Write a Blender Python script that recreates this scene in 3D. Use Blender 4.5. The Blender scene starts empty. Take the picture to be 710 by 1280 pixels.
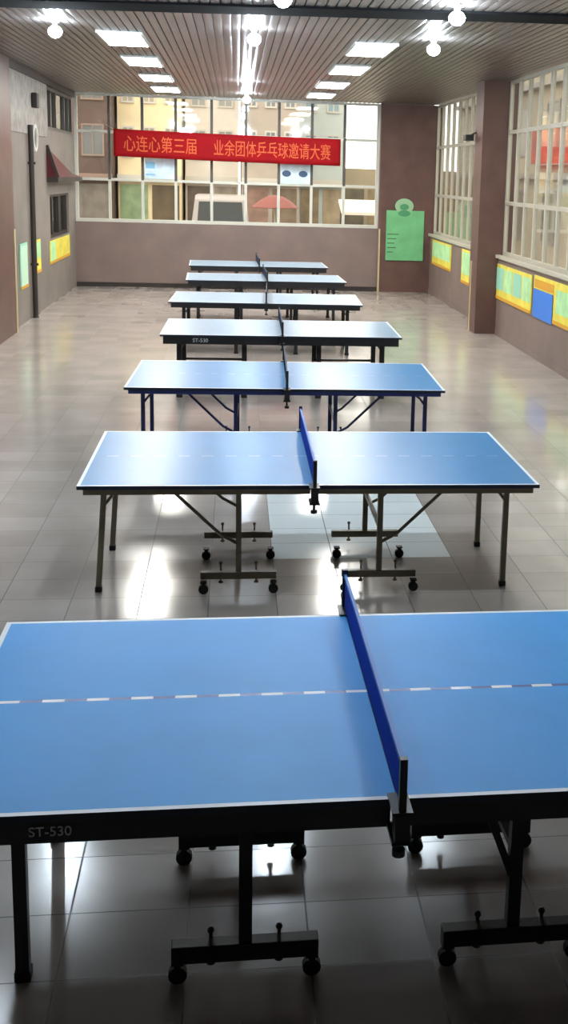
import bpy, bmesh, math, random
from mathutils import Vector, Matrix, Euler
random.seed(7)
SC = bpy.context.scene
COL = SC.collection

# ------------------------------------------------------------------ helpers
def lin(c):
    return tuple(((v/255)/12.92 if v/255 <= .04045 else ((v/255+.055)/1.055)**2.4) for v in c) + (1,)

def mat(name, rgb, rough=.5, metal=0., spec=.5, vary=0., scale=8., emit=None, strength=0., bump=0.):
    m = bpy.data.materials.new(name); m.use_nodes = True
    nt = m.node_tree; b = nt.nodes['Principled BSDF']
    b.inputs['Base Color'].default_value = lin(rgb)
    b.inputs['Roughness'].default_value = rough
    b.inputs['Metallic'].default_value = metal
    b.inputs['Specular IOR Level'].default_value = spec
    if vary or bump:
        tc = nt.nodes.new('ShaderNodeTexCoord'); n = nt.nodes.new('ShaderNodeTexNoise')
        n.inputs['Scale'].default_value = scale; n.inputs['Detail'].default_value = 4
        nt.links.new(tc.outputs['Object'], n.inputs['Vector'])
        if vary:
            r = nt.nodes.new('ShaderNodeValToRGB')
            r.color_ramp.elements[0].position = .3; r.color_ramp.elements[1].position = .7
            lo = [max(0, v*(1-vary)) for v in rgb]; hi = [min(255, v*(1+vary)) for v in rgb]
            r.color_ramp.elements[0].color = lin(lo); r.color_ramp.elements[1].color = lin(hi)
            nt.links.new(n.outputs['Fac'], r.inputs['Fac']); nt.links.new(r.outputs['Color'], b.inputs['Base Color'])
        if bump:
            bp = nt.nodes.new('ShaderNodeBump'); bp.inputs['Strength'].default_value = bump; bp.inputs['Distance'].default_value = .01
            nt.links.new(n.outputs['Fac'], bp.inputs['Height']); nt.links.new(bp.outputs['Normal'], b.inputs['Normal'])
    if emit:
        b.inputs['Emission Color'].default_value = lin(emit); b.inputs['Emission Strength'].default_value = strength
    return m

class MB:
    """collects shapes into one mesh"""
    def __init__(s): s.v = []; s.f = []; s.mi = []; s.sm = []
    def add(s, vs, fs, mi=0, smooth=False):
        o = len(s.v); s.v += [tuple(v) for v in vs]
        for f in fs: s.f.append(tuple(o+i for i in f)); s.mi.append(mi); s.sm.append(smooth)
        return s
    def box(s, x0, x1, y0, y1, z0, z1, mi=0, bev=0.):
        x0, x1 = min(x0, x1), max(x0, x1); y0, y1 = min(y0, y1), max(y0, y1); z0, z1 = min(z0, z1), max(z0, z1)
        if bev <= 0:
            vs = [(x, y, z) for z in (z0, z1) for y in (y0, y1) for x in (x0, x1)]
            return s.add(vs, [(0, 2, 3, 1), (4, 5, 7, 6), (0, 1, 5, 4), (2, 6, 7, 3), (0, 4, 6, 2), (1, 3, 7, 5)], mi)
        bm = bmesh.new(); bmesh.ops.create_cube(bm, size=1)
        for v in bm.verts: v.co = Vector(((x0+x1)/2+v.co.x*(x1-x0), (y0+y1)/2+v.co.y*(y1-y0), (z0+z1)/2+v.co.z*(z1-z0)))
        bmesh.ops.bevel(bm, geom=bm.edges[:], offset=bev, segments=2, profile=.5, affect='EDGES')
        return s.bm(bm, mi)
    def bm(s, bm, mi=0, smooth=False):
        bm.verts.index_update()
        s.add([v.co.copy() for v in bm.verts], [[v.index for v in f.verts] for f in bm.faces], mi, smooth); bm.free(); return s
    def bar(s, a, b, w, h=None, mi=0, up=(0, 0, 1)):
        """square tube from a to b"""
        h = h or w; a = Vector(a); b = Vector(b); d = (b-a).normalized(); up = Vector(up)
        if abs(d.dot(up)) > .98: up = Vector((1, 0, 0))
        x = d.cross(up).normalized(); z = x.cross(d)
        vs = [p+x*sx*w/2+z*sz*h/2 for p in (a, b) for sx, sz in ((-1, -1), (1, -1), (1, 1), (-1, 1))]
        return s.add(vs, [(0, 3, 2, 1), (4, 5, 6, 7), (0, 1, 5, 4), (1, 2, 6, 5), (2, 3, 7, 6), (3, 0, 4, 7)], mi)
    def tube(s, pts, r, n=10, mi=0, caps=True):
        pts = [Vector(p) for p in pts]; rings = []
        rr = r if isinstance(r, (list, tuple)) else [r]*len(pts)
        for i, p in enumerate(pts):
            d = (pts[min(i+1, len(pts)-1)]-pts[max(i-1, 0)]).normalized()
            up = Vector((0, 0, 1)) if abs(d.z) < .95 else Vector((1, 0, 0))
            x = d.cross(up).normalized(); y = x.cross(d)
            rings.append([p+(x*math.cos(2*math.pi*k/n)+y*math.sin(2*math.pi*k/n))*rr[i] for k in range(n)])
        vs = [v for R in rings for v in R]; fs = []
        for i in range(len(pts)-1):
            for k in range(n): fs.append((i*n+k, i*n+(k+1) % n, (i+1)*n+(k+1) % n, (i+1)*n+k))
        s.add(vs, fs, mi, True)
        if caps: s.add(rings[0], [tuple(range(n))], mi); s.add(rings[-1], [tuple(range(n-1, -1, -1))], mi)
        return s
    def lathe(s, prof, n=16, c=(0, 0, 0), mi=0):
        c = Vector(c); vs = []; fs = []
        for r, z in prof:
            for k in range(n): vs.append(c+Vector((r*math.cos(2*math.pi*k/n), r*math.sin(2*math.pi*k/n), z)))
        for i in range(len(prof)-1):
            for k in range(n): fs.append((i*n+k, i*n+(k+1) % n, (i+1)*n+(k+1) % n, (i+1)*n+k))
        return s.add(vs, fs, mi, True)
    def build(s, name, mats, parent=None, loc=None):
        me = bpy.data.meshes.new(name); me.from_pydata(s.v, [], s.f)
        for m in (mats if isinstance(mats, (list, tuple)) else [mats]): me.materials.append(m)
        me.polygons.foreach_set('material_index', s.mi); me.polygons.foreach_set('use_smooth', s.sm)
        bm = bmesh.new(); bm.from_mesh(me); bmesh.ops.recalc_face_normals(bm, faces=bm.faces[:]); bm.to_mesh(me); bm.free()
        me.update()
        o = bpy.data.objects.new(name, me); COL.objects.link(o)
        if parent: o.parent = parent
        if loc: o.location = loc
        return o

def empty(name, loc=(0, 0, 0), rz=0.):
    o = bpy.data.objects.new(name, None); COL.objects.link(o); o.location = loc; o.rotation_euler = (0, 0, rz)
    o.empty_display_size = .1
    return o
def tag(o, label, cat, group=None):
    o['label'] = label; o['category'] = cat
    if group: o['group'] = group
    return o
def struct(o):
    o['kind'] = 'structure'; return o
def copy_tree(o, parent=None):
    c = o.copy(); COL.objects.link(c)
    if parent: c.parent = parent
    for ch in [q for q in bpy.data.objects if q.parent == o]: copy_tree(ch, c)
    return c
def text_mesh(body, size):
    cu = bpy.data.curves.new('lettering', 'FONT'); cu.body = body; cu.size = size; cu.align_x = 'CENTER'; cu.align_y = 'CENTER'
    cu.extrude = .0015
    o = bpy.data.objects.new('lettering', cu); COL.objects.link(o)
    bpy.context.view_layer.update()
    me = bpy.data.meshes.new_from_object(o.evaluated_get(bpy.context.evaluated_depsgraph_get()))
    COL.objects.unlink(o); bpy.data.objects.remove(o)
    return me

# ------------------------------------------------------------------ room numbers (metres)
XL, XR, YB, HC = -3.48, 4.39, 27.34, 4.166
YN = -1.6
M = {}
M['wall'] = mat('mauve_wall_paint', (126, 109, 103), .55, vary=.06, scale=1.5)
M['wall_left'] = mat('grey_wall_paint', (128, 120, 114), .55, vary=.08, scale=1.2)
M['column'] = mat('maroon_brown_tile', (98, 71, 64), .4, vary=.08, scale=3)
M['white_frame'] = mat('white_window_frame', (205, 205, 195), .45)
M['grey_frame'] = mat('grey_and_backlit_frame', (84, 80, 76), .45)  # also carries the backlit shade of the upper back-window mullions
M['grille'] = mat('white_window_bars', (184, 180, 164), .45)
M['black'] = mat('black_steel', (22, 22, 25), .4)
M['dark'] = mat('dark_brown_metal', (46, 38, 34), .5)
M['cream'] = mat('cream_trim', (196, 180, 140), .5)
M['yellow'] = mat('yellow_board_edge', (222, 200, 60), .6)
M['beam'] = mat('matt_black_beam', (14, 15, 17), .9, spec=.1)
M['red'] = mat('red_cloth', (150, 8, 18), .75, spec=.2, vary=.06, scale=3)
M['red_paint'] = mat('dark_red_paint', (84, 8, 16), .6)
M['orange'] = mat('gold_lettering', (214, 98, 48), .7)

# floor: glossy ceramic tiles, each laid with a hair of tilt
def floor_material():
    m = bpy.data.materials.new('glossy_floor_tiles'); m.use_nodes = True
    nt = m.node_tree; N = nt.nodes; L = nt.links; b = N['Principled BSDF']
    geo = N.new('ShaderNodeNewGeometry'); sep = N.new('ShaderNodeSeparateXYZ'); L.new(geo.outputs['Position'], sep.inputs[0])
    def math_(op, a, bb=None, c=None):
        n = N.new('ShaderNodeMath'); n.operation = op
        for i, v in enumerate((a, bb, c)):
            if v is None: continue
            if isinstance(v, (int, float)): n.inputs[i].default_value = v
            else: L.new(v, n.inputs[i])
        return n.outputs[0]
    P = .41
    ux = math_('DIVIDE', math_('SUBTRACT', sep.outputs[0], .255), P); uy = math_('DIVIDE', math_('SUBTRACT', sep.outputs[1], 7.82), .358)
    ix, iy = math_('FLOOR', ux), math_('FLOOR', uy)
    fx, fy = math_('FRACT', ux), math_('FRACT', uy)
    ex = math_('MINIMUM', fx, math_('SUBTRACT', 1., fx)); ey = math_('MINIMUM', fy, math_('SUBTRACT', 1., fy))
    e = math_('MINIMUM', ex, ey)
    grout = math_('LESS_THAN', e, .008)
    cmb = N.new('ShaderNodeCombineXYZ'); L.new(ix, cmb.inputs[0]); L.new(iy, cmb.inputs[1])
    wn = N.new('ShaderNodeTexWhiteNoise'); wn.noise_dimensions = '2D'; L.new(cmb.outputs[0], wn.inputs['Vector'])
    # bright reflection under the second table, painted as near-white, slightly glossier tiles
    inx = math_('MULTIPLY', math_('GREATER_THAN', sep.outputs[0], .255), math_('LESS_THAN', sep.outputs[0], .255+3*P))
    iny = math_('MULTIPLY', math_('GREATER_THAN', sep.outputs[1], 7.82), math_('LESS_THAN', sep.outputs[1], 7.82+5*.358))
    glare_patch = math_('MULTIPLY', inx, iny)
    # colour
    ns = N.new('ShaderNodeTexNoise'); ns.inputs['Scale'].default_value = 2.2; ns.inputs['Detail'].default_value = 5; L.new(geo.outputs['Position'], ns.inputs['Vector'])
    r = N.new('ShaderNodeValToRGB'); r.color_ramp.elements[0].position = .3; r.color_ramp.elements[1].position = .72
    r.color_ramp.elements[0].color = lin((168, 159, 153)); r.color_ramp.elements[1].color = lin((182, 172, 165))
    L.new(ns.outputs['Fac'], r.inputs['Fac'])
    def mix(fac, a, bb, blend='MIX'):
        n = N.new('ShaderNodeMix'); n.data_type = 'RGBA'; n.blend_type = blend
        if isinstance(fac, (int, float)): n.inputs[0].default_value = fac
        else: L.new(fac, n.inputs[0])
        for i, v in ((6, a), (7, bb)):
            if isinstance(v, tuple): n.inputs[i].default_value = v
            else: L.new(v, n.inputs[i])
        return n.outputs[2]
    tv = math_('MULTIPLY_ADD', wn.outputs['Value'], .16, .92)
    cc = N.new('ShaderNodeCombineColor'); [L.new(tv, cc.inputs[i]) for i in range(3)]
    c = mix(1., r.outputs['Color'], cc.outputs[0], 'MULTIPLY')
    c = mix(glare_patch, c, lin((244, 252, 252)))
    c = mix(grout, c, lin((88, 82, 78)))
    L.new(c, b.inputs['Base Color'])
    # gloss
    sp = N.new('ShaderNodeSeparateColor'); L.new(wn.outputs['Color'], sp.inputs[0])
    ro = math_('MULTIPLY_ADD', sp.outputs[2], .05, .13)
    ro = math_('MULTIPLY_ADD', math_('SUBTRACT', ns.outputs['Fac'], .5), .04, ro)
    ro = math_('MULTIPLY_ADD', glare_patch, -.03, ro)
    ro = math_('ADD', ro, math_('MULTIPLY', grout, .4))
    L.new(ro, b.inputs['Roughness']); b.inputs['Specular IOR Level'].default_value = .75
    # tilt
    va = N.new('ShaderNodeVectorMath'); va.operation = 'SUBTRACT'; L.new(wn.outputs['Color'], va.inputs[0]); va.inputs[1].default_value = (.5, .5, .5)
    vm = N.new('ShaderNodeVectorMath'); vm.operation = 'MULTIPLY'; L.new(va.outputs[0], vm.inputs[0]); vm.inputs[1].default_value = (.010, .010, 0)
    vd = N.new('ShaderNodeVectorMath'); vd.operation = 'ADD'; L.new(vm.outputs[0], vd.inputs[0]); L.new(geo.outputs['Normal'], vd.inputs[1])
    vn = N.new('ShaderNodeVectorMath'); vn.operation = 'NORMALIZE'; L.new(vd.outputs[0], vn.inputs[0])
    L.new(vn.outputs[0], b.inputs['Normal'])
    return m
def glass_material():
    m = bpy.data.materials.new('window_glass'); m.use_nodes = True
    nt = m.node_tree; N = nt.nodes; L = nt.links; N.remove(N['Principled BSDF'])
    out = N['Material Output']; tr = N.new('ShaderNodeBsdfTransparent'); gl = N.new('ShaderNodeBsdfGlossy'); mx = N.new('ShaderNodeMixShader')
    tr.inputs[0].default_value = (.93, .93, .9, 1); gl.inputs['Roughness'].default_value = .04
    fr = N.new('ShaderNodeFresnel')
    ge = N.new('ShaderNodeNewGeometry'); mp = N.new('ShaderNodeMapRange')   # same reflectance on both faces of the thin pane
    mp.inputs['To Min'].default_value = 1.5; mp.inputs['To Max'].default_value = 1/1.5
    L.new(ge.outputs['Backfacing'], mp.inputs['Value']); L.new(mp.outputs['Result'], fr.inputs[0])
    L.new(fr.outputs[0], mx.inputs[0]); L.new(tr.outputs[0], mx.inputs[1]); L.new(gl.outputs[0], mx.inputs[2]); L.new(mx.outputs[0], out.inputs[0])
    return m
M['dark_room'] = mat('dark_room_paint', (62, 54, 48), .6, vary=.2, scale=1.5)
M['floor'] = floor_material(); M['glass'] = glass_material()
M['ceiling'] = mat('brushed_metal_ceiling_slats', (140, 133, 131), .32, metal=.75, vary=.05, scale=2)
M['lamp_panel'] = mat('lit_panel_diffuser', (240, 240, 240), .5, emit=(255, 252, 244), strength=34)
M['lamp_bulb'] = mat('lit_bulb_glass', (240, 245, 250), .4, emit=(226, 243, 255), strength=310)
M['white_plastic'] = mat('white_plastic', (220, 220, 216), .4)

# ------------------------------------------------------------------ the setting
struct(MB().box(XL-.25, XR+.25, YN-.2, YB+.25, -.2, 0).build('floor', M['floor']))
# ceiling of long metal slats running down the room
mb = MB(); w = .1012; n = round((XR-XL)/w); w = (XR-XL)/n
for i in range(n):
    x0 = XL+i*w
    prof = [(0, .03), (.006, .03)] + [(.006+(w-.012)*k/6, -.006*(1-((k-3)/3)**2)+.004) for k in range(7)] + [(w-.006, .03), (w, .03)]
    vs = [(x0+a, y, HC+z) for y in (YN, YB+.02) for a, z in prof]; k = len(prof)
    mb.add(vs[:], [(j, j+1, k+j+1, k+j) for j in (0, 1, 8, 9)], 0, False)
    mb.add(vs[:], [(j, j+1, k+j+1, k+j) for j in range(2, 8)], 0, True)
mb.box(XL-.25, XR+.25, YN-.2, YB+.25, HC+.032, HC+.2)
struct(mb.build('ceiling', M['ceiling']))
# dark beam across the ceiling
bmm = MB(); bmm.bar((-3.44, 13.12, HC-.012), (4.35, 12.0, HC-.012), .6, .02)
struct(bmm.build('trim_1', M['beam']))

struct(MB().box(XL-.2, XR+.2, YN-.2, YN, 0, HC).build('wall_near', M['dark_room']))
# back: low wall, window band, tiled pier
struct(MB().box(XL-.2, 3.2, YB, YB+.24, 0, 1.42).build('wall_back', M['wall']))
struct(MB().box(3.2, XR+.2, YB-.1, YB+.24, 0, HC).build('column_back', M['column']))
struct(MB().box(3.2, 3.24, YB-.115, YB-.1, 0, 1.42).build('trim_2', M['cream']))
# skirting
struct(MB().box(XL, 3.2, YB-.012, YB, 0, .1).build('baseboard_back', M['dark']))
struct(MB().box(XR-.012, XR, YN, 19.92, 0, .1).box(XR-.012, XR, 20.95, YB-.1, 0, .1).build('baseboard_right', M['wall']))

def window(name, axis, a0, a1, z0, z1, pos, verts, horiz, frame_mat, vw=.06, dep=.1, top_mat=None, split=None, glass=True, inward=-1):
    """axis 'x': window in an x-z plane at y=pos ; 'y': in a y-z plane at x=pos"""
    root = empty(name); struct(root)
    def bx(m, u0, u1, d0, d1, zz0, zz1):
        if axis == 'x': m.box(u0, u1, pos+d0, pos+d1, zz0, zz1)
        else: m.box(pos+d0, pos+d1, u0, u1, zz0, zz1)
    m = MB()
    for u0, u1, zz0, zz1 in ((a0, a1, z0, z0+.07), (a0, a1, z1-.05, z1), (a0, a0+.07, z0+.07, z1-.05), (a1-.07, a1, z0+.07, z1-.05)):
        bx(m, u0, u1, -dep/2, dep/2, zz0, zz1)
    m.build('window_frame', frame_mat, root)
    for u in verts:
        lo, hi = z0+.07, z1-.05
        if split:
            q = MB(); bx(q, u-vw/2, u+vw/2, -dep*.45, dep*.45, lo, split); q.build('mullion', frame_mat, root)
            q = MB(); bx(q, u-vw/2, u+vw/2, -dep*.45, dep*.45, split, hi); q.build('mullion', top_mat or frame_mat, root)
        else:
            q = MB(); bx(q, u-vw/2, u+vw/2, -dep*.45, dep*.45, lo, hi); q.build('mullion', frame_mat, root)
    for z in horiz:
        q = MB(); bx(q, a0+.07, a1-.07, -dep*.4, dep*.4, z-.03, z+.03); q.build('transom', frame_mat, root)
    if glass:
        q = MB(); bx(q, a0+.03, a1-.03, -.003, .003, z0+.03, z1-.03); q.build('pane', M['glass'], root)
    return root
window('window_1', 'x', XL, 3.2, 1.42, HC, YB+.12, [-2.74, -2.03, -1.31, -.53, .22, .95, 1.68, 2.41], [2.34, 3.36], M['white_frame'], top_mat=M['grey_frame'], split=2.34)  # upper mullions grey: their backlit shade is put into the colour
# right: low wall, window bands between columns
struct(MB().box(XR, XR+.24, YN-.2, YB-.1, 0, 1.33).build('wall_right', M['wall']))
mb = MB(); mb.box(XR, XR+.24, YN-.2, 8.6, 1.33, HC).box(XR, XR+.24, 12.3, 13.3, 1.33, HC)
struct(mb.build('wall_right_pier', M['wall']))
struct(MB().box(4.03, XR+.24, 19.96, 20.6, 0, HC).build('column_right', M['column']))
struct(MB().box(4.015, 4.03, 20.4, 20.46, 0, 1.2).build('trim_3', M['cream']))
def seq(a, b, s):
    n = max(1, round((b-a)/s)); return [a+(b-a)*i/n for i in range(1, n)]
window('window_2', 'y', 20.6, YB-.1, 1.33, HC, XR+.1, seq(20.6, YB-.1, .66), [2.2, 3.25], M['grille'], vw=.085, dep=.06)
window('window_3', 'y', 13.3, 19.96, 1.33, HC, XR+.1, seq(13.3, 19.96, .70), [2.2, 3.35], M['grille'], vw=.085, dep=.06)
window('window_4', 'y', 8.6, 12.3, 1.33, HC, XR+.1, seq(8.6, 12.3, .72), [2.2, 3.35], M['grille'], vw=.085, dep=.06)
for i, (a, b) in enumerate(((20.6, YB-.1), (13.3, 19.96), (8.6, 12.3))):
    struct(MB().box(XR-.05, XR+.02, a, b, 1.29, 1.345).build('trim_%d' % (4+i), M['grille']))

# left wall: solid, with a high dark window and a low dark opening
mb = MB()
mb.box(XL-.24, XL, YN-.2, 23.7, 0, HC)
mb.box(XL-.24, XL, 23.7, 26.3, 0, 1.22).box(XL-.24, XL, 23.7, 26.3, 2.05, 3.25)
mb.box(XL-.24, XL, 26.3, YB+.24, 0, 3.25).box(XL-.24, XL, 23.7, YB+.24, 4.05, HC)
struct(mb.build('wall_left', M['wall_left']))
mb = MB().box(XL-1.6, XL-1.5, 23.0, 28.2, 0, HC).box(XL-1.5, XL-.24, 23.0, 23.1, 0, HC).box(XL-1.5, XL-.24, 28.1, 28.2, 0, HC).box(XL-1.6, XL-.24, 23, 28.2, HC, HC+.1)
struct(mb.build('wall_side_room', M['dark_room']))
window('window_5', 'y', 23.7, YB+.2, 3.25, 4.05, XL-.1, [24.5, 25.2, 26.4, 27.0], [], M['grey_frame'], vw=.07, dep=.1)
window('window_6', 'y', 23.7, 26.3, 1.22, 2.05, XL-.1, [24.3, 25.2], [], M['dark'], vw=.12, dep=.12)
struct(MB().box(XL, XL+.08, 16.2, 19.45, 0, HC).build('column_left', M['column']))
struct(MB().box(XL+.08, XL+.092, 19.38, 19.45, 0, 1.6).build('trim_7', M['cream']))
struct(MB().box(XL, XL+.05, 19.45, YB, HC-.12, HC).build('trim_8', M['dark']))
M['pale_panel'] = mat('pale_grey_cladding', (150, 146, 142), .55, vary=.15, scale=6)
struct(MB().box(XL, XL+.02, 19.45, 23.5, 3.1, HC-.12).build('trim_9', M['pale_panel']))

# ------------------------------------------------------------------ table tennis tables
M['t_blue'] = mat('blue_table_top', (42, 158, 234), .45, spec=.3, vary=.02, scale=4)
M['t_blue2'] = mat('blue_table_top_worn', (40, 134, 192), .33, spec=.4, vary=.02, scale=4)
M['t_blue3'] = mat('reflection_paled_blue_top', (128, 158, 184), .3, spec=1.0, vary=.02, scale=4)  # blue paled to paint in the reflection of the back windows
M['t_line'] = mat('white_table_line', (240, 244, 248), .4)
M['t_gap'] = mat('deep_blue_line_gap', (28, 88, 168), .35)
M['t_edge'] = mat('dark_table_edge', (18, 30, 48), .45)
M['olive'] = mat('olive_brown_tube', (122, 114, 92), .4)
M['navy'] = mat('navy_steel_tube', (36, 48, 104), .4)
M['net'] = mat('blue_net_cord', (26, 76, 200), .7)
M['net_dark'] = mat('dark_net_cord', (40, 50, 74), .7)
M['net_tape'] = mat('pale_net_tape', (96, 140, 214), .6)
M['rubber'] = mat('black_rubber', (16, 16, 17), .6)
M['decal'] = mat('pale_decal', (196, 200, 200), .5)

def net_mesh(hz=.1525):
    m = MB(); y0, y1 = -.83, .83; p = .0125
    k = int((y1-y0)/p)
    for i in range(k+1):
        y = y0+(y1-y0)*i/k; m.box(-.0016, .0016, y-.0016, y+.0016, .765, .76+hz-.012)
    for j in range(12):
        z = .766+j*p*.98; m.box(-.0014, .0014, y0, y1, z-.0014, z+.0014)
    return m
CACHE = {}
def part(key, name, builder, mats, parent):
    """same shape + same materials share one mesh"""
    mats = mats if isinstance(mats, (list, tuple)) else [mats]
    k = (key,)+tuple(m.name for m in mats)
    if k in CACHE:
        o = bpy.data.objects.new(name, CACHE[k]); COL.objects.link(o); o.parent = parent; return o
    o = builder().build(name, mats, parent); CACHE[k] = o.data; return o

def top_half(s, line):
    def f():
        m = MB(); m.box(s*.003, s*1.37, -.7625, .7625, .737, .759, 2)
        e = .0006; z = .759+e
        def q(x0, x1, y0, y1, mi):
            x0, x1 = min(x0, x1), max(x0, x1)
            m.add([(x0, y0, z), (x1, y0, z), (x1, y1, z), (x0, y1, z)], [(0, 1, 2, 3)], mi)
        q(s*.003, s*1.35, -.7425, -line/2, 0); q(s*.003, s*1.35, line/2, .7425, 0)
        q(s*1.35, s*1.37, -.7625, .7625, 1); q(s*.003, s*1.35, -.7625, -.7425, 1); q(s*.003, s*1.35, .7425, .7625, 1)
        n = 18
        for i in range(n):
            a, b = .003+(1.347)*i/n, .003+1.347*(i+1)/n
            q(s*a, s*b, -line/2, line/2, 1 if i % 2 == 0 else 3)
        return m
    return f

def caster_mb(x, y):
    m = MB(); m.tube([(x, y-.014, .03), (x, y+.014, .03)], .03, 14)
    m.box(x-.011, x+.011, y-.021, y-.017, .025, .075).box(x-.011, x+.011, y+.017, y+.021, .025, .075).box(x-.02, x+.02, y-.022, y+.022, .07, .078)
    return m
def make_table(x, y, rz, label, top, frame, variant, ap=.055, line=.004, net='net', leg_w=.034, splay=0., decal=None, bar_h=.045, bar_w=.045, lx0=1.245, by=(-.43, .43), inner=False, pin_h=.045):
    t = empty('table_tennis_table', (x, y, 0), rz); tag(t, label, 'table', 'table tennis tables in a row')
    V = (variant, ap, leg_w, splay, bar_h, bar_w, lx0, by, inner)
    za = .737-ap
    for s in (-1, 1):
        part(('top', s, line), 'table_top', top_half(s, line), [top, M['t_line'], M['t_edge'], M['t_gap']], t)
        def apron():
            m = MB(); a, b = sorted((s*.02, s*1.335)); i = .03
            for u in (-1, 1): m.box(a, b, u*.735-.012, u*.735+.012, za, .737)
            m.box(a, a+.024, -.723, .723, za, .737).box(b-.024, b, -.723, .723, za, .737)
            c = (a+b)/2; m.box(c-.015, c+.015, -.723, .723, za+.01, .737)
            return m
        part(('apron', s)+V, 'apron', apron, frame, t)
        lx = lx0 if variant == 'A' else 1.17
        for u in (-1, 1):
            yy = u*(.42 if variant == 'A' else .5)
            ox = s*lx + (splay*s if s < 0 else 0)
            lg = part(('leg', s, u)+V, 'leg', lambda: MB().bar((s*lx, yy, .74), (ox, yy, .02), leg_w, leg_w), frame, t)
            part(('foot', s, u)+V, 'foot_cap', lambda: MB().box(ox-leg_w*.62, ox+leg_w*.62, yy-leg_w*.62, yy+leg_w*.62, 0, .035, bev=.004), M['rubber'], lg)
            part(('lb', s, u)+V, 'corner_brace', lambda: MB().tube([(s*lx, yy, .56), (s*(lx-.05), yy, .625), (s*(lx-.17), yy, .715)], .010, 8), frame, t)
        part(('rail', s)+V, 'leg_rail', lambda: MB().bar((s*lx, -(.42 if variant == 'A' else .5), .66), (s*lx, (.42 if variant == 'A' else .5), .66), .026), frame, t)
        if variant == 'A':
            px = s*.44
            for u in (-1, 1):
                yy = by[0] if u < 0 else by[1]
                part(('post', s, u)+V, 'post', lambda: MB().bar((px, yy, .10), (px, yy, .74), leg_w, leg_w), frame, t)
                def bar():
                    m = MB(); a, b = sorted((s*.205, s*.675)); m.box(a, b, yy-bar_w/2, yy+bar_w/2, .078, .078+bar_h, bev=.004); return m
                fb = part(('bar', s, u)+V, 'foot_bar', bar, frame, t)
                for cx in (.225, .655):
                    part(('c', s, u, cx), 'caster', lambda: caster_mb(s*cx, yy), M['rubber'], fb)
                for cx in (.33, .55):
                    def pin():
                        m = MB(); zz = .078+bar_h+pin_h
                        m.tube([(s*cx, yy+.03, .045), (s*cx, yy+.03, zz)], .006, 8)
                        m.lathe([(.001, zz+.012), (.009, zz+.008), (.012, zz), (.009, zz-.008), (.001, zz-.012)], 10, (s*cx, yy+.03, 0))
                        m.lathe([(.001, .055), (.013, .052), (.015, .04), (.001, .038)], 10, (s*cx, yy+.03, 0)); m.box(s*cx-.012, s*cx+.012, yy, yy+.04, .09, .11)
                        return m
                    part(('pin', s, u, cx)+V, 'levelling_pin', pin, frame, fb)
                if inner:
                    if s > 0: part(('br', s, u)+V, 'diagonal_brace', lambda: MB().bar((px, yy, .29), (px-.15, yy, .68), .024), frame, t)
                else: part(('br', s, u)+V, 'diagonal_brace', lambda: MB().tube([(px, yy, .30), (s*.55, yy, .36), (s*.86, yy, .66), (s*.9, yy, .715)], .011, 8), frame, t)
            part(('tie', s)+V, 'cross_tie', lambda: MB().bar((px, by[0], .40), (px, by[1], .40), .024), frame, t)
        else:
            px = s*.43
            for u in (-1, 1):
                yy = u*.5
                lg = part(('ileg', s, u)+V, 'leg', lambda: MB().bar((px, yy, .74), (px, yy, .02), leg_w, leg_w), frame, t)
                part(('ifoot', s, u)+V, 'foot_cap', lambda: MB().box(px-leg_w*.62, px+leg_w*.62, yy-leg_w*.62, yy+leg_w*.62, 0, .035, bev=.004), M['rubber'], lg)
                part(('str', s, u)+V, 'stretcher', lambda: MB().bar((px, yy, .3), (s*lx, yy, .3), .026), frame, t)
            part(('ct', s)+V, 'cross_tie', lambda: MB().bar((px, -.5, .3), (px, .5, .3), .026), frame, t)
    n = part(('net', net), 'net', net_mesh, M[net], t)
    part(('tape', net), 'net_tape', lambda: MB().box(-.006, .006, -.83, .83, .8985, .9125), M['net_tape' if net == 'net' else net], n)
    for u in (-1, 1):
        def post():
            m = MB(); m.bar((0, u*.842, .70), (0, u*.842, .93), .022)
            m.box(-.03, .03, u*.74, u*.86, .7605, .768).box(-.03, .03, u*.74, u*.86, .664, .676).box(-.022, .022, u*.80, u*.86, .67, .765)
            m.tube([(0, u*.80, .62), (0, u*.80, .67)], .008, 8); m.tube([(0, u*.80, .60), (0, u*.80, .62)], .02, 10)
            return m
        part(('np', u), 'net_post', post, M['black'], n)
    if decal:
        txt, dx, sz = decal
        me = text_mesh(txt, sz); me.materials.append(M['decal'])
        d = bpy.data.objects.new('apron_lettering', me); COL.objects.link(d); d.parent = t
        d.location = (dx, -.7515, .737-ap/2); d.rotation_euler = (math.pi/2, 0, 0)
    return t
make_table(.473, 3.981, .011, 'large blue table tennis table with dashed white centre line and thick black apron', M['t_blue'], M['black'], 'A', ap=.075, line=.02, leg_w=.042, decal=('ST-530', -1.0, .042), bar_h=.06, bar_w=.055, lx0=1.145, by=(-.49, .19), inner=True, pin_h=.02)
make_table(.466, 7.643, -.002, 'blue table tennis table on olive tube legs standing over the bright reflection painted on the floor', M['t_blue2'], M['olive'], 'A', ap=.035, splay=.05)
make_table(.456, 10.907, -.022, 'blue table tennis table on slim navy legs between the olive-legged and the lettered black tables', M['t_blue2'], M['navy'], 'A', ap=.035, net='net_dark')
make_table(.539, 14.344, -.012, 'pale blue table tennis table on black legs with white lettering along its black apron', M['t_blue3'], M['black'], 'B', ap=.085, net='net_dark', leg_w=.055, decal=('ST-530', -.92, .06))
make_table(.455, 17.842, -.027, 'greyish table tennis table, third from the window wall, right behind the lettered table', M['t_blue3'], M['black'], 'B', ap=.06, net='net_dark', leg_w=.05)
make_table(.522, 21.458, .021, 'greyish table tennis table, second from the window wall, turned slightly', M['t_blue3'], M['black'], 'B', ap=.08, net='net_dark', leg_w=.05)
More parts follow.
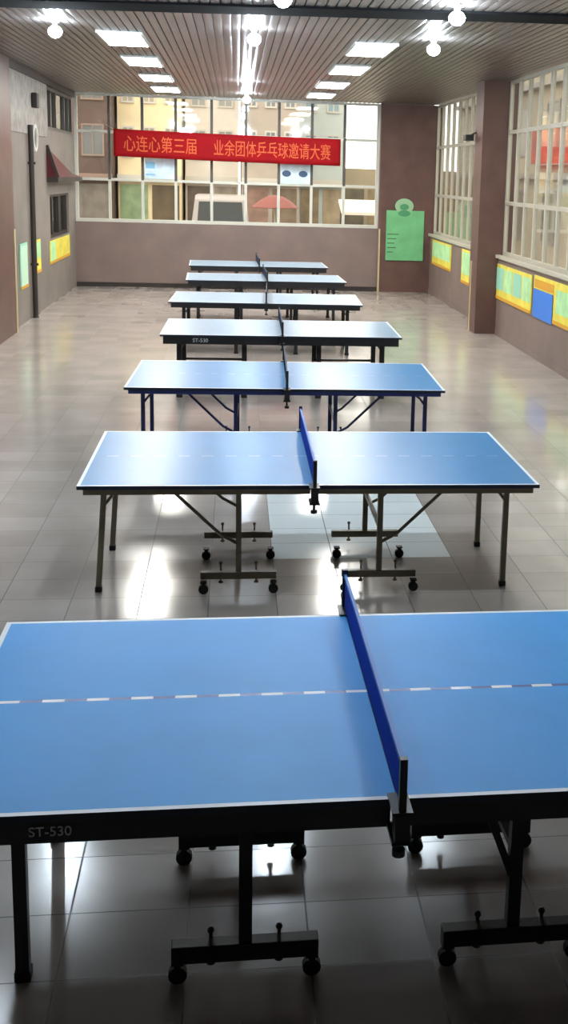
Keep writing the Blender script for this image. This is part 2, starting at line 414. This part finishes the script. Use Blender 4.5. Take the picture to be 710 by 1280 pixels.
make_table(.449, 24.725, .022, 'greyish table tennis table standing closest to the low wall under the back windows', M['t_blue3'], M['black'], 'B', ap=.08, net='net_dark', leg_w=.05)

# ------------------------------------------------------------------ ceiling lamps
def ceiling_panel():
    r = empty('ceiling_light_panel')
    m = MB(); hx, hy, f = .27, .74, .025
    m.box(-hx, hx, -hy, -hy+f, -.03, 0).box(-hx, hx, hy-f, hy, -.03, 0).box(-hx, -hx+f, -hy+f, hy-f, -.03, 0).box(hx-f, hx, -hy+f, hy-f, -.03, 0)
    m.box(-hx+f, hx-f, -hy+f, hy-f, -.012, 0)
    m.build('frame', M['white_plastic'], r)
    MB().box(-hx+f, hx-f, -hy+f, hy-f, -.024, -.014).build('diffuser', M['lamp_panel'], r)
    return r
proto = ceiling_panel(); first = True
order = ('nearest the dark beam', 'second from the dark beam', 'third from the dark beam', 'nearest the back windows')
for side, x in (('left', -1.38), ('right', 1.70)):
    for i, y in enumerate((15.88, 18.92, 22.1, 25.05)):
        o = proto if first else copy_tree(proto); first = False
        o.location = (x, y, HC-.002)
        tag(o, 'lit white rectangular ceiling panel in the %s row, %s' % (side, order[i]), 'ceiling light', 'lit panels along the ceiling')
def bulb():
    r = empty('ceiling_bulb')
    MB().lathe([(.001, 0), (.055, 0), (.055, -.012), (.03, -.022), (.022, -.06), (.001, -.06)], 16).build('lamp_holder', M['white_plastic'], r)
    MB().lathe([(.001, -.055), (.022, -.06), (.045, -.07), (.068, -.092), (.078, -.12), (.068, -.152), (.04, -.18), (.001, -.192)], 18).build('bulb', M['lamp_bulb'], r)
    return r
pb = bulb(); first = True
for x, y, lab in ((-2.0, 14.34, 'glaring bare ceiling bulb near the left wall, just behind the dark beam'),
                  (.2, 14.2, 'glaring bare ceiling bulb on the middle line, just behind the dark beam'),
                  (2.29, 14.45, 'glaring bare ceiling bulb towards the right wall, just behind the dark beam'),
                  (.19, 22.2, 'bare ceiling bulb on the middle line, halfway down the light panels'),
                  (.22, 25.6, 'bare ceiling bulb on the middle line, above the red banner'),
                  (2.05, 11.6, 'bare ceiling bulb this side of the dark beam, at the top edge'),
                  (-1.6, 10.95, 'bare ceiling bulb this side of the beam, mirrored in floor beside black table leg'),
                  (.4, 10.95, 'bare ceiling bulb this side of the beam, mirrored in floor below the net'),
                  (-1.9, 8.4, 'added fill bulb out of view, over the gap between the two blue tables, left side'), (.3, 8.4, 'added fill bulb out of view, over the gap between the two blue tables, middle'), (2.3, 8.4, 'added fill bulb out of view, over the gap between the two blue tables, right side'),  # unseen bulb row, added to brighten the near table
                  (-1.8, 5.7, 'added fill bulb out of view, over the large blue table, left side'), (.4, 5.7, 'added fill bulb out of view, over the large blue table, middle'), (2.4, 5.7, 'added fill bulb out of view, over the large blue table, right side')):  # second unseen row, added for more light on the large table
    o = pb if first else copy_tree(pb); first = False
    o.location = (x, y, HC-.002); tag(o, lab, 'light bulb', 'bare ceiling bulbs')

# ------------------------------------------------------------------ banner
def wave(x, z): return .012*math.sin(x*2.3+.4)+.006*math.sin(x*7.1+z*3)
BX0, BX1, BH = -2.62, 2.30, .58
BY = YB-.16
def bz(x): return 3.13-.06*(x-BX0)/(BX1-BX0)-.01*math.sin(math.pi*(x-BX0)/(BX1-BX0))
ban = empty('banner', ((BX0+BX1)/2, BY, 2.84)); tag(ban, 'long red cloth banner with gold lettering hung across the back windows', 'banner')
ox, oy, oz = ban.location
mb = MB(); nx, nz = 80, 6; vs = []; fs = []
for d in (0, .006):
    for j in range(nz+1):
        for i in range(nx+1):
            x = BX0+(BX1-BX0)*i/nx; z = bz(x)+BH*(j/nz-.5)
            vs.append((x-ox, BY+wave(x, z)+d-oy, z-oz))
W = nx+1; H = (nx+1)*(nz+1)
for j in range(nz):
    for i in range(nx):
        a = j*W+i; fs.append((a, a+1, a+W+1, a+W)); fs.append((H+a, H+a+W, H+a+W+1, H+a+1))
for i in range(nx): fs.append((i, H+i, H+i+1, i+1)); a = nz*W+i; fs.append((a, a+1, H+a+1, H+a))
for j in range(nz): a = j*W; fs.append((a, a+W, H+a+W, H+a)); a += nx; fs.append((a, H+a, H+a+W, a+W))
mb.add(vs, fs, 0, True); mb.build('cloth', M['red'], ban)
def letters(txt, xc, width, parent):
    me = text_mesh(txt, .3)
    xs = [v.co.x for v in me.vertices]; sx = width/(max(xs)-min(xs)); c = (max(xs)+min(xs))/2
    zs = [v.co.y for v in me.vertices]; sz = .34/(max(zs)-min(zs)); cz = (max(zs)+min(zs))/2
    for v in me.vertices:
        x = xc+(v.co.x-c)*sx; z = bz(x)+(v.co.y-cz)*sz; d = v.co.z
        v.co = Vector((x-ox, BY+wave(x, z)-.004-d-oy, z-oz))
    me.materials.append(M['orange'])
    o = bpy.data.objects.new('lettering', me); COL.objects.link(o); o.parent = parent
letters('心连心第三届', -1.63, 1.55, ban); letters('业余团体乒乓球邀请大赛', .80, 2.55, ban)
for s, x in ((-1, BX0), (1, BX1)):
    MB().tube([(x-ox, BY-oy+.003, bz(x)+BH/2-.01-oz), (x+s*(.35 if s < 0 else .5)-ox, BY+.2-oy, 3.6-oz)], .004, 6).build('hanging_cord', M['white_frame'], ban)

# papers stuck on the panes under the banner
M['paper_blue'] = mat('pale_blue_paper', (206, 228, 244), .5, vary=.08, scale=6)
M['ink_blue'] = mat('dark_blue_print', (50, 78, 112), .5)
p = empty('window_notice', (-1.66, YB+.06, 2.40)); tag(p, 'pale blue notice on the window below the left part of the banner', 'notice', 'notices on the back windows')
MB().box(-.32, .32, -.006, .004, -.02, .42, bev=.002).build('sheet', M['paper_blue'], p)
MB().box(-.30, -.1, -.009, -.007, .2, .34).box(-.3, -.1, -.009, -.007, .05, .09).build('print', mat('sky_blue_print', (130, 196, 232), .5), p)
p = empty('window_notice', (1.32, YB+.06, 2.38)); tag(p, 'white notice with two dark blue spots on the window below the banner', 'notice', 'notices on the back windows')
MB().box(-.33, .33, -.006, .004, -.02, .44, bev=.002).build('sheet', M['paper_blue'], p)
def disc(c, rx, rz_, y0, y1, n=24):
    m = MB(); a = [(c[0]+rx*math.cos(2*math.pi*k/n), y0, c[1]+rz_*math.sin(2*math.pi*k/n)) for k in range(n)]; b = [(v[0], y1, v[2]) for v in a]
    m.add(a+b, [tuple(range(n)), tuple(range(2*n-1, n-1, -1))]+[(k, (k+1) % n, n+(k+1) % n, n+k) for k in range(n)]); return m
for cx in (-.2, .17): disc((cx, .2), .1, .07, -.009, -.007).build('print_spot', M['ink_blue'], p)

# ------------------------------------------------------------------ green notice board on the pier
M['green_sheet'] = mat('light_green_sheet', (112, 186, 130), .55, vary=.06, scale=3)
M['green_dark'] = mat('mid_green_print', (74, 150, 104), .55)
M['green_pale'] = mat('pale_green_print', (150, 190, 150), .55)
M['ink'] = mat('dark_green_ink', (50, 88, 62), .6)
nb = empty('notice_board', (3.80, YB-.104, .72)); tag(nb, 'light green notice board with rounded crest on top, hung on the maroon pier', 'notice board')
MB().box(-.43, .43, -.03, 0, 0, 1.12, bev=.006).build('panel', M['green_sheet'], nb)
disc((-.03, 1.22), .21, .17, -.034, -.002).build('crest', M['green_pale'], nb)
disc((-.03, 1.20), .10, .07, -.040, -.034).build('crest_emblem', M['green_dark'], nb)
disc((-.03, 1.06), .14, .07, -.036, -.030).build('crest_ribbon', M['green_dark'], nb)
for i in range(5): MB().box(-.40, -.40+(.26, .2, .16, .2, .14)[i], -.034, -.030, .58-.1*i, .598-.1*i).build('text_line', M['ink'], nb)

# ------------------------------------------------------------------ bulletin boards along the right wall
M['sheet_green'] = mat('pale_green_sheet', (176, 224, 166), .6, vary=.06, scale=5)
M['sheet_teal'] = mat('pale_teal_sheet', (150, 212, 186), .6)
M['sheet_yellow'] = mat('yellow_sheet', (228, 214, 84), .6, vary=.05, scale=5)
M['sheet_blue'] = mat('bright_blue_sheet', (56, 124, 220), .6)
M['orange_edge'] = mat('orange_board_edge', (214, 158, 40), .6)
def wall_board(y0, y1, z0, z1, sheets, label, back=None, side='right', name='bulletin_board'):
    s = -1 if side == 'right' else 1; X = XR if side == 'right' else XL
    r = empty(name, (X+s*.004, (y0+y1)/2, z0)); tag(r, label, 'bulletin board', 'bulletin boards along the %s wall' % side)
    yc = (y0+y1)/2
    MB().box(0, s*.015, y0-yc, y1-yc, 0, z1-z0, bev=.003).build('backing', back or M['sheet_yellow'], r)
    MB().box(s*.015, s*.022, y0-yc, y1-yc, 0, .05).build('bottom_edge', M['orange_edge'], r)
    for (a, b, c, d, m) in sheets:
        MB().box(s*.015, s*.02, a-yc, b-yc, c-z0, d-z0).build('sheet', m, r)
    return r
sh = [(19.92-.62*(i+1)+.08, 19.92-.62*i, .78, 1.14, M['sheet_green'] if i % 2 else M['sheet_teal']) for i in range(4)]
wall_board(17.5, 19.92, .62, 1.2, sh, 'yellow bulletin board with pale green sheets beside the maroon column')
wall_board(13.6, 17.35, .64, 1.22, [(16.3, 17.2, .78, 1.0, M['sheet_green']), (15.0, 16.05, .80, 1.12, M['sheet_green']), (13.8, 14.8, .80, 1.12, M['sheet_teal']), (16.2, 17.28, 1.05, 1.17, M['orange_edge'])],
           'yellow bulletin board with green sheets and a bright blue sheet under the barred windows')
o = tag(MB().box(XR-.036, XR-.029, 16.2, 17.3, .62, 1.03).build('blue_poster', M['sheet_blue']), 'bright blue square poster pinned over the yellow board', 'poster')
wall_board(24.4, 26.8, .70, 1.24, [(24.5, 26.7, .88, 1.2, M['sheet_green'])], 'yellow and green bulletin board near the far corner under the windows')
wall_board(21.5, 23.2, .60, 1.25, [(22.3, 23.1, .78, 1.2, M['sheet_green']), (21.6, 22.2, .85, 1.2, M['sheet_teal'])], 'narrow yellow and green board just behind the maroon column')
# left wall
wall_board(20.25, 20.95, .58, 1.32, [(20.3, 20.9, .63, 1.28, mat('mint_sheet', (190, 226, 200), .6))], 'mint green poster board beside the dark pole', M['sheet_teal'], 'left')
wall_board(21.75, 22.35, .72, 1.3, [(21.8, 22.3, .98, 1.26, M['sheet_green'])], 'slim yellow poster board just past the dark pole', None, 'left')
wall_board(23.45, 26.2, .76, 1.19, [(23.5, 24.15, .8, 1.17, M['sheet_green'])], 'yellow poster board below the dark low window', None, 'left')

# pole, fitting, awning on the left wall
pl = empty('standing_pole', (XL+.06, 21.35, 0)); tag(pl, 'tall dark brown pole standing against the left wall', 'pole')
MB().tube([(0, 0, .02), (0, 0, 3.25)], .045, 14).build('pipe', M['dark'], pl)
MB().lathe([(.001, 0), (.058, 0), (.058, .015), (.046, .025)], 16).build('base_flange', M['dark'], pl)
for z in (.9, 2.6): MB().box(-.065, .068, -.02, .02, z, z+.04).build('wall_clip', M['dark'], pl)
cl = empty('wall_clock', (XL+.02, 21.9, 3.05)); tag(cl, 'round pale-rimmed wall fitting with grey face beside the dark pole', 'wall clock')
def ringx(m, r0, r1, x0, x1, n=24):
    vs = []; fs = []
    for k in range(n):
        c, s = math.cos(2*math.pi*k/n), math.sin(2*math.pi*k/n)
        vs += [(x0, r0*c, r0*s), (x0, r1*c, r1*s), (x1, r1*c, r1*s), (x1, r0*c, r0*s)]
        a, b = 4*k, 4*((k+1) % n)
        for j in range(4): fs.append((a+j, a+(j+1) % 4, b+(j+1) % 4, b+j))
    m.add(vs, fs); return m
ringx(MB(), .17, .23, -.02, .04).build('rim', M['white_plastic'], cl)
ringx(MB(), .002, .17, -.02, .015).build('face', M['grey_frame'], cl)
aw = empty('wall_awning', (XL, 25.1, 2.38)); tag(aw, 'small dark red wedge-shaped awning on the left wall near the corner', 'awning')
vs = [(0, -1.7, 0), (.2, -1.7, 0), (0, -1.7, .56), (0, 1.9, 0), (.2, 1.9, 0), (0, 1.9, .06)]
MB().add(vs, [(0, 1, 2), (3, 5, 4), (1, 4, 5, 2), (0, 3, 4, 1), (0, 2, 5, 3)]).build('canopy', M['red_paint'], aw)
MB().box(.0, .21, -1.72, 1.92, -.09, .0).build('bottom_board', M['dark'], aw)
MB().bar((.21, -1.7, .0), (.02, -1.7, .58), .05).build('side_rail', M['dark'], aw)
sw = tag(MB().box(XL+.02, XL+.12, 21.75, 22.0, 3.55, 3.8, bev=.02).build('wall_speaker', M['dark']), 'small dark box fixed high on the pale panel of the left wall', 'speaker')
cm = empty('wall_camera', (4.03, 20.5, 3.35)); tag(cm, 'small dark camera bracketed to the side of the right column', 'camera')
MB().bar((0, 0, 0), (-.1, .0, -.05), .03).build('bracket', M['dark'], cm)
MB().box(-.2, -.06, -.12, .12, -.14, -.04, bev=.01).build('camera_body', M['black'], cm)

# ------------------------------------------------------------------ outside
M['ground'] = mat('grey_paving', (128, 122, 112), .8, vary=.1, scale=.5)
struct(MB().box(-40, 40, -20, 90, -.6, -.25).build('ground', M['ground']))
def building(x0, x1, y, dep, h, wall_rgb, label, rows, ncol, shop=None, win=(90, 92, 92), ledge=True, trimc=(200, 195, 185), z0=2.35):
    r = empty('building', ((x0+x1)/2, y, -.25)); tag(r, label, 'building', 'buildings across the street')
    hw = (x1-x0)/2
    MB().box(-hw, hw, 0, dep, 0, h+.25).build('wall', mat('facade_paint', wall_rgb, .7, vary=.08, scale=.6), r)
    mw = mat('facade_glass', win, .15); mt = mat('facade_trim', trimc, .6)
    st = (2*hw)/ncol
    for j in range(rows):
        z = z0+.25+.65+j*1.9
        if z+1.3 > h: break
        for i in range(ncol):
            xc = -hw+st*(i+.5)
            q = MB().box(xc-st*.3, xc+st*.3, -.06, .0, z, z+.06).box(xc-st*.3, xc+st*.3, -.06, 0, z+1.04, z+1.1).box(xc-st*.3, xc-st*.3+.06, -.06, 0, z+.06, z+1.04).box(xc+st*.3-.06, xc+st*.3, -.06, 0, z+.06, z+1.04).box(xc-.02, xc+.02, -.05, 0, z+.06, z+1.04)
            wf = q.build('window', mt, r); MB().box(xc-st*.3+.06, xc+st*.3-.06, -.02, 0, z+.06, z+1.04).build('pane', mw, wf)
    if ledge: MB().box(-hw, hw, -.35, 0, z0+.1, z0+.3).build('ledge', mt, r)
    if shop:
        k = max(2, int(2*hw/1.3)); s2 = 2*hw/k
        for i in range(k):
            c = shop[i % len(shop)]; a = -hw+s2*i
            MB().box(a+.08, a+s2-.08, -.05, 0, .1, z0-.05).build('shopfront', mat('shopfront_paint', c, .4, vary=.15, scale=2), r)
    return r
building(-9.5, -4.3, 44, 8, 10, (88, 70, 62), 'brown block of flats outside the left end of the back windows', 4, 4, [(70, 58, 50), (104, 96, 88)], trimc=(134, 112, 100))
building(-4.2, -1.95, 45, 8, 9.5, (226, 208, 170), 'cream block outside, rising behind the left part of the banner', 4, 3, [(128, 150, 112), (92, 78, 58)], win=(160, 150, 130))
building(-1.85, .1, 46, 8, 9, (216, 208, 198), 'white block outside, behind the middle left of the banner', 4, 2, [(96, 84, 76), (150, 138, 126)], win=(150, 150, 146))
building(.2, 2.3, 45, 8, 9, (176, 164, 152), 'grey-beige block outside, behind the middle of the banner', 4, 3, [(140, 112, 100), (120, 104, 88)], win=(120, 126, 128))
building(2.4, 4.1, 47, 8, 8.6, (188, 198, 196), 'pale blue-grey block outside, behind the right end of the banner', 4, 2, [(140, 124, 100), (160, 144, 120)], win=(130, 160, 170))
building(4.2, 9.5, 52, 8, 2.9, (176, 160, 136), 'low beige shop building outside at the right end of the back windows', 1, 4, [(110, 100, 84), (150, 132, 104)], ledge=False)
# van
van = empty('parked_van', (-.45, 36, -.25)); tag(van, 'pale grey van parked outside with a dark windscreen towards the windows', 'van')
M['van'] = mat('pale_grey_car_paint', (150, 142, 138), .3); M['dark_glass'] = mat('dark_car_glass', (20, 28, 26), .1)
prof = [(0, .35), (0, .95), (.15, 1.2), (.6, 1.3), (1.05, 2.0), (1.3, 2.12), (4.3, 2.12), (4.4, 1.9), (4.4, .35)]
n = len(prof); vs = [(sx*(.85 if z < 1.4 else .76), y, z) for sx in (-1, 1) for y, z in prof]
MB().add(vs, [tuple(range(n)), tuple(range(2*n-1, n-1, -1))]+[(i, (i+1) % n, n+(i+1) % n, n+i) for i in range(n)]).build('van_body', M['van'], van)
MB().add([(-.68, .62, 1.36), (.68, .62, 1.36), (.64, 1.0, 1.95), (-.64, 1.0, 1.95), (-.68, .66, 1.34), (.68, .66, 1.34), (.64, 1.04, 1.93), (-.64, 1.04, 1.93)], [(0, 1, 2, 3), (7, 6, 5, 4), (0, 4, 5, 1), (1, 5, 6, 2), (2, 6, 7, 3), (3, 7, 4, 0)]).build('windscreen', M['dark_glass'], van)
for sx in (-1, 1):
    for y in (.8, 3.5): MB().tube([(sx*.7, y, .33), (sx*.88, y, .33)], .33, 18).build('wheel', M['rubber'], van)
    disc((sx*.6, .8), .13, .1, -.02, .02).build('headlamp', M['white_plastic'], van)
# stall and posts
stl = empty('market_stall', (3.95, 37.5, -.25)); tag(stl, 'white-roofed stall outside the right end of the back windows', 'stall')
MB().add([(-.75, -.5, 1.75), (.75, -.5, 1.75), (.75, .7, 2.1), (-.75, .7, 2.1), (-.75, -.5, 1.66), (.75, -.5, 1.66), (.75, .7, 2.01), (-.75, .7, 2.01)], [(0, 1, 2, 3), (7, 6, 5, 4), (0, 4, 5, 1), (1, 5, 6, 2), (2, 6, 7, 3), (3, 7, 4, 0)]).build('awning', mat('white_awning', (232, 222, 210), .7), stl)
MB().box(-.7, .7, -.35, .4, 0, .95, bev=.01).build('counter', mat('olive_counter', (140, 132, 70), .6, vary=.2, scale=4), stl)
for sx in (-1, 1):
    for y in (-.42, .6): MB().tube([(sx*.68, y, 0), (sx*.68, y, 1.8)], .025, 8).build('stall_post', M['grey_frame'], stl)
ub = empty('red_parasol', (1.15, 36, -.25)); tag(ub, 'faded red parasol outside, under the middle of the banner', 'parasol')
MB().lathe([(.7, 1.85), (.45, 2.05), (.22, 2.17), (.01, 2.22), (.22, 2.14), (.45, 2.02), (.68, 1.84)], 8).build('canopy', mat('faded_red_canvas', (132, 74, 66), .7), ub)
MB().tube([(0, 0, .05), (0, 0, 2.18)], .022, 8).build('pole', M['white_frame'], ub); MB().lathe([(.001, 0), (.25, 0), (.25, .06), (.03, .08)], 16).build('base', M['grey_frame'], ub)
# building along the right side
rb = empty('building', (9.2, 26, -.25)); tag(rb, 'long greyish beige building outside the barred right windows', 'building')
mw2 = mat('beige_side_wall', (172, 164, 144), .7, vary=.1, scale=.7)
MB().box(0, 6, -24, 24, 0, 8.2).build('wall', mw2, rb)
for z in (2.9, 5.6): MB().box(-.25, 0, -24, 24, z, z+.15).build('ledge', M['pale_panel'], rb)
for i in range(12):
    y = -22+i*3.8
    for z in (1.0, 3.6):
        q = MB().box(-.05, 0, y, y+1.5, z, z+.08).box(-.05, 0, y, y+1.5, z+1.5, z+1.58).box(-.05, 0, y, y+.08, z+.08, z+1.5).box(-.05, 0, y+1.42, y+1.5, z+.08, z+1.5)
        wf = q.build('window', M['pale_panel'], rb); MB().box(-.02, 0, y+.08, y+1.42, z+.08, z+1.5).build('pane', mat('side_pane', (128, 126, 116), .35) if (i, z) == (0, 1.0) else bpy.data.materials['side_pane'], wf)
sg = empty('shop_sign', (9.12, 34.4, 3.1)); tag(sg, 'orange red sign board on the building seen through the barred windows', 'sign')
MB().box(-.1, .02, -2.6, 2.6, 0, 1.05, bev=.01).build('board', mat('orange_red_board', (168, 62, 42), .5, vary=.2, scale=1.2), sg)
MB().box(-.12, -.1, -2.6, 2.6, -.04, .0).box(-.12, -.1, -2.6, 2.6, 1.05, 1.09).build('sign_frame', M['pale_panel'], sg)

# ------------------------------------------------------------------ daylight
wd = bpy.data.worlds.new('sky'); SC.world = wd; wd.use_nodes = True
bg = wd.node_tree.nodes['Background']; bg.inputs[0].default_value = lin((255, 250, 242)); bg.inputs[1].default_value = 3.2
def portal(loc, rot, sx, sy):
    l = bpy.data.lights.new('window_portal', 'AREA'); l.shape = 'RECTANGLE'; l.size = sx; l.size_y = sy; l.cycles.is_portal = True
    o = bpy.data.objects.new('window_portal', l); COL.objects.link(o); o.location = loc; o.rotation_euler = rot
portal(((XL+3.2)/2, YB+.3, 2.8), (-math.pi/2, 0, 0), 6.7, 2.7)
for a, b in ((20.6, YB-.1), (13.3, 19.96), (8.6, 12.3)):
    portal((XR+.3, (a+b)/2, 2.75), (0, math.pi/2, 0), 2.8, b-a)

# ------------------------------------------------------------------ camera
F, PITCH, YAW, ROLL, HH, CX, CY = 1499.79, 0.19769, 0.13752, 0.03053, 2.55622, 142.15600, -116.79294
cy, sy, cp, sp = math.cos(YAW), math.sin(YAW), math.cos(PITCH), math.sin(PITCH)
wv = Vector((sy*cp, cy*cp, -sp)); rv = Vector((cy, -sy, 0)); uv = rv.cross(wv)
cr, sr = math.cos(ROLL), math.sin(ROLL); rv, uv = cr*rv+sr*uv, -sr*rv+cr*uv
cam = bpy.data.cameras.new('camera'); co = bpy.data.objects.new('camera', cam); COL.objects.link(co)
mt = Matrix((rv, uv, -wv)).transposed().to_4x4(); mt.translation = (0, 0, HH); co.matrix_world = mt
cam.sensor_fit = 'VERTICAL'; cam.sensor_height = 36; cam.sensor_width = 36; cam.lens = F/1280*36
cam.shift_x = -CX/1280; cam.shift_y = CY/1280; cam.clip_start = .05; cam.clip_end = 300
SC.camera = co
vs_ = SC.view_settings; vs_.view_transform = 'Standard'; vs_.look = 'None'; vs_.gamma = 1; vs_.exposure = 0.27; vs_.use_curve_mapping = False
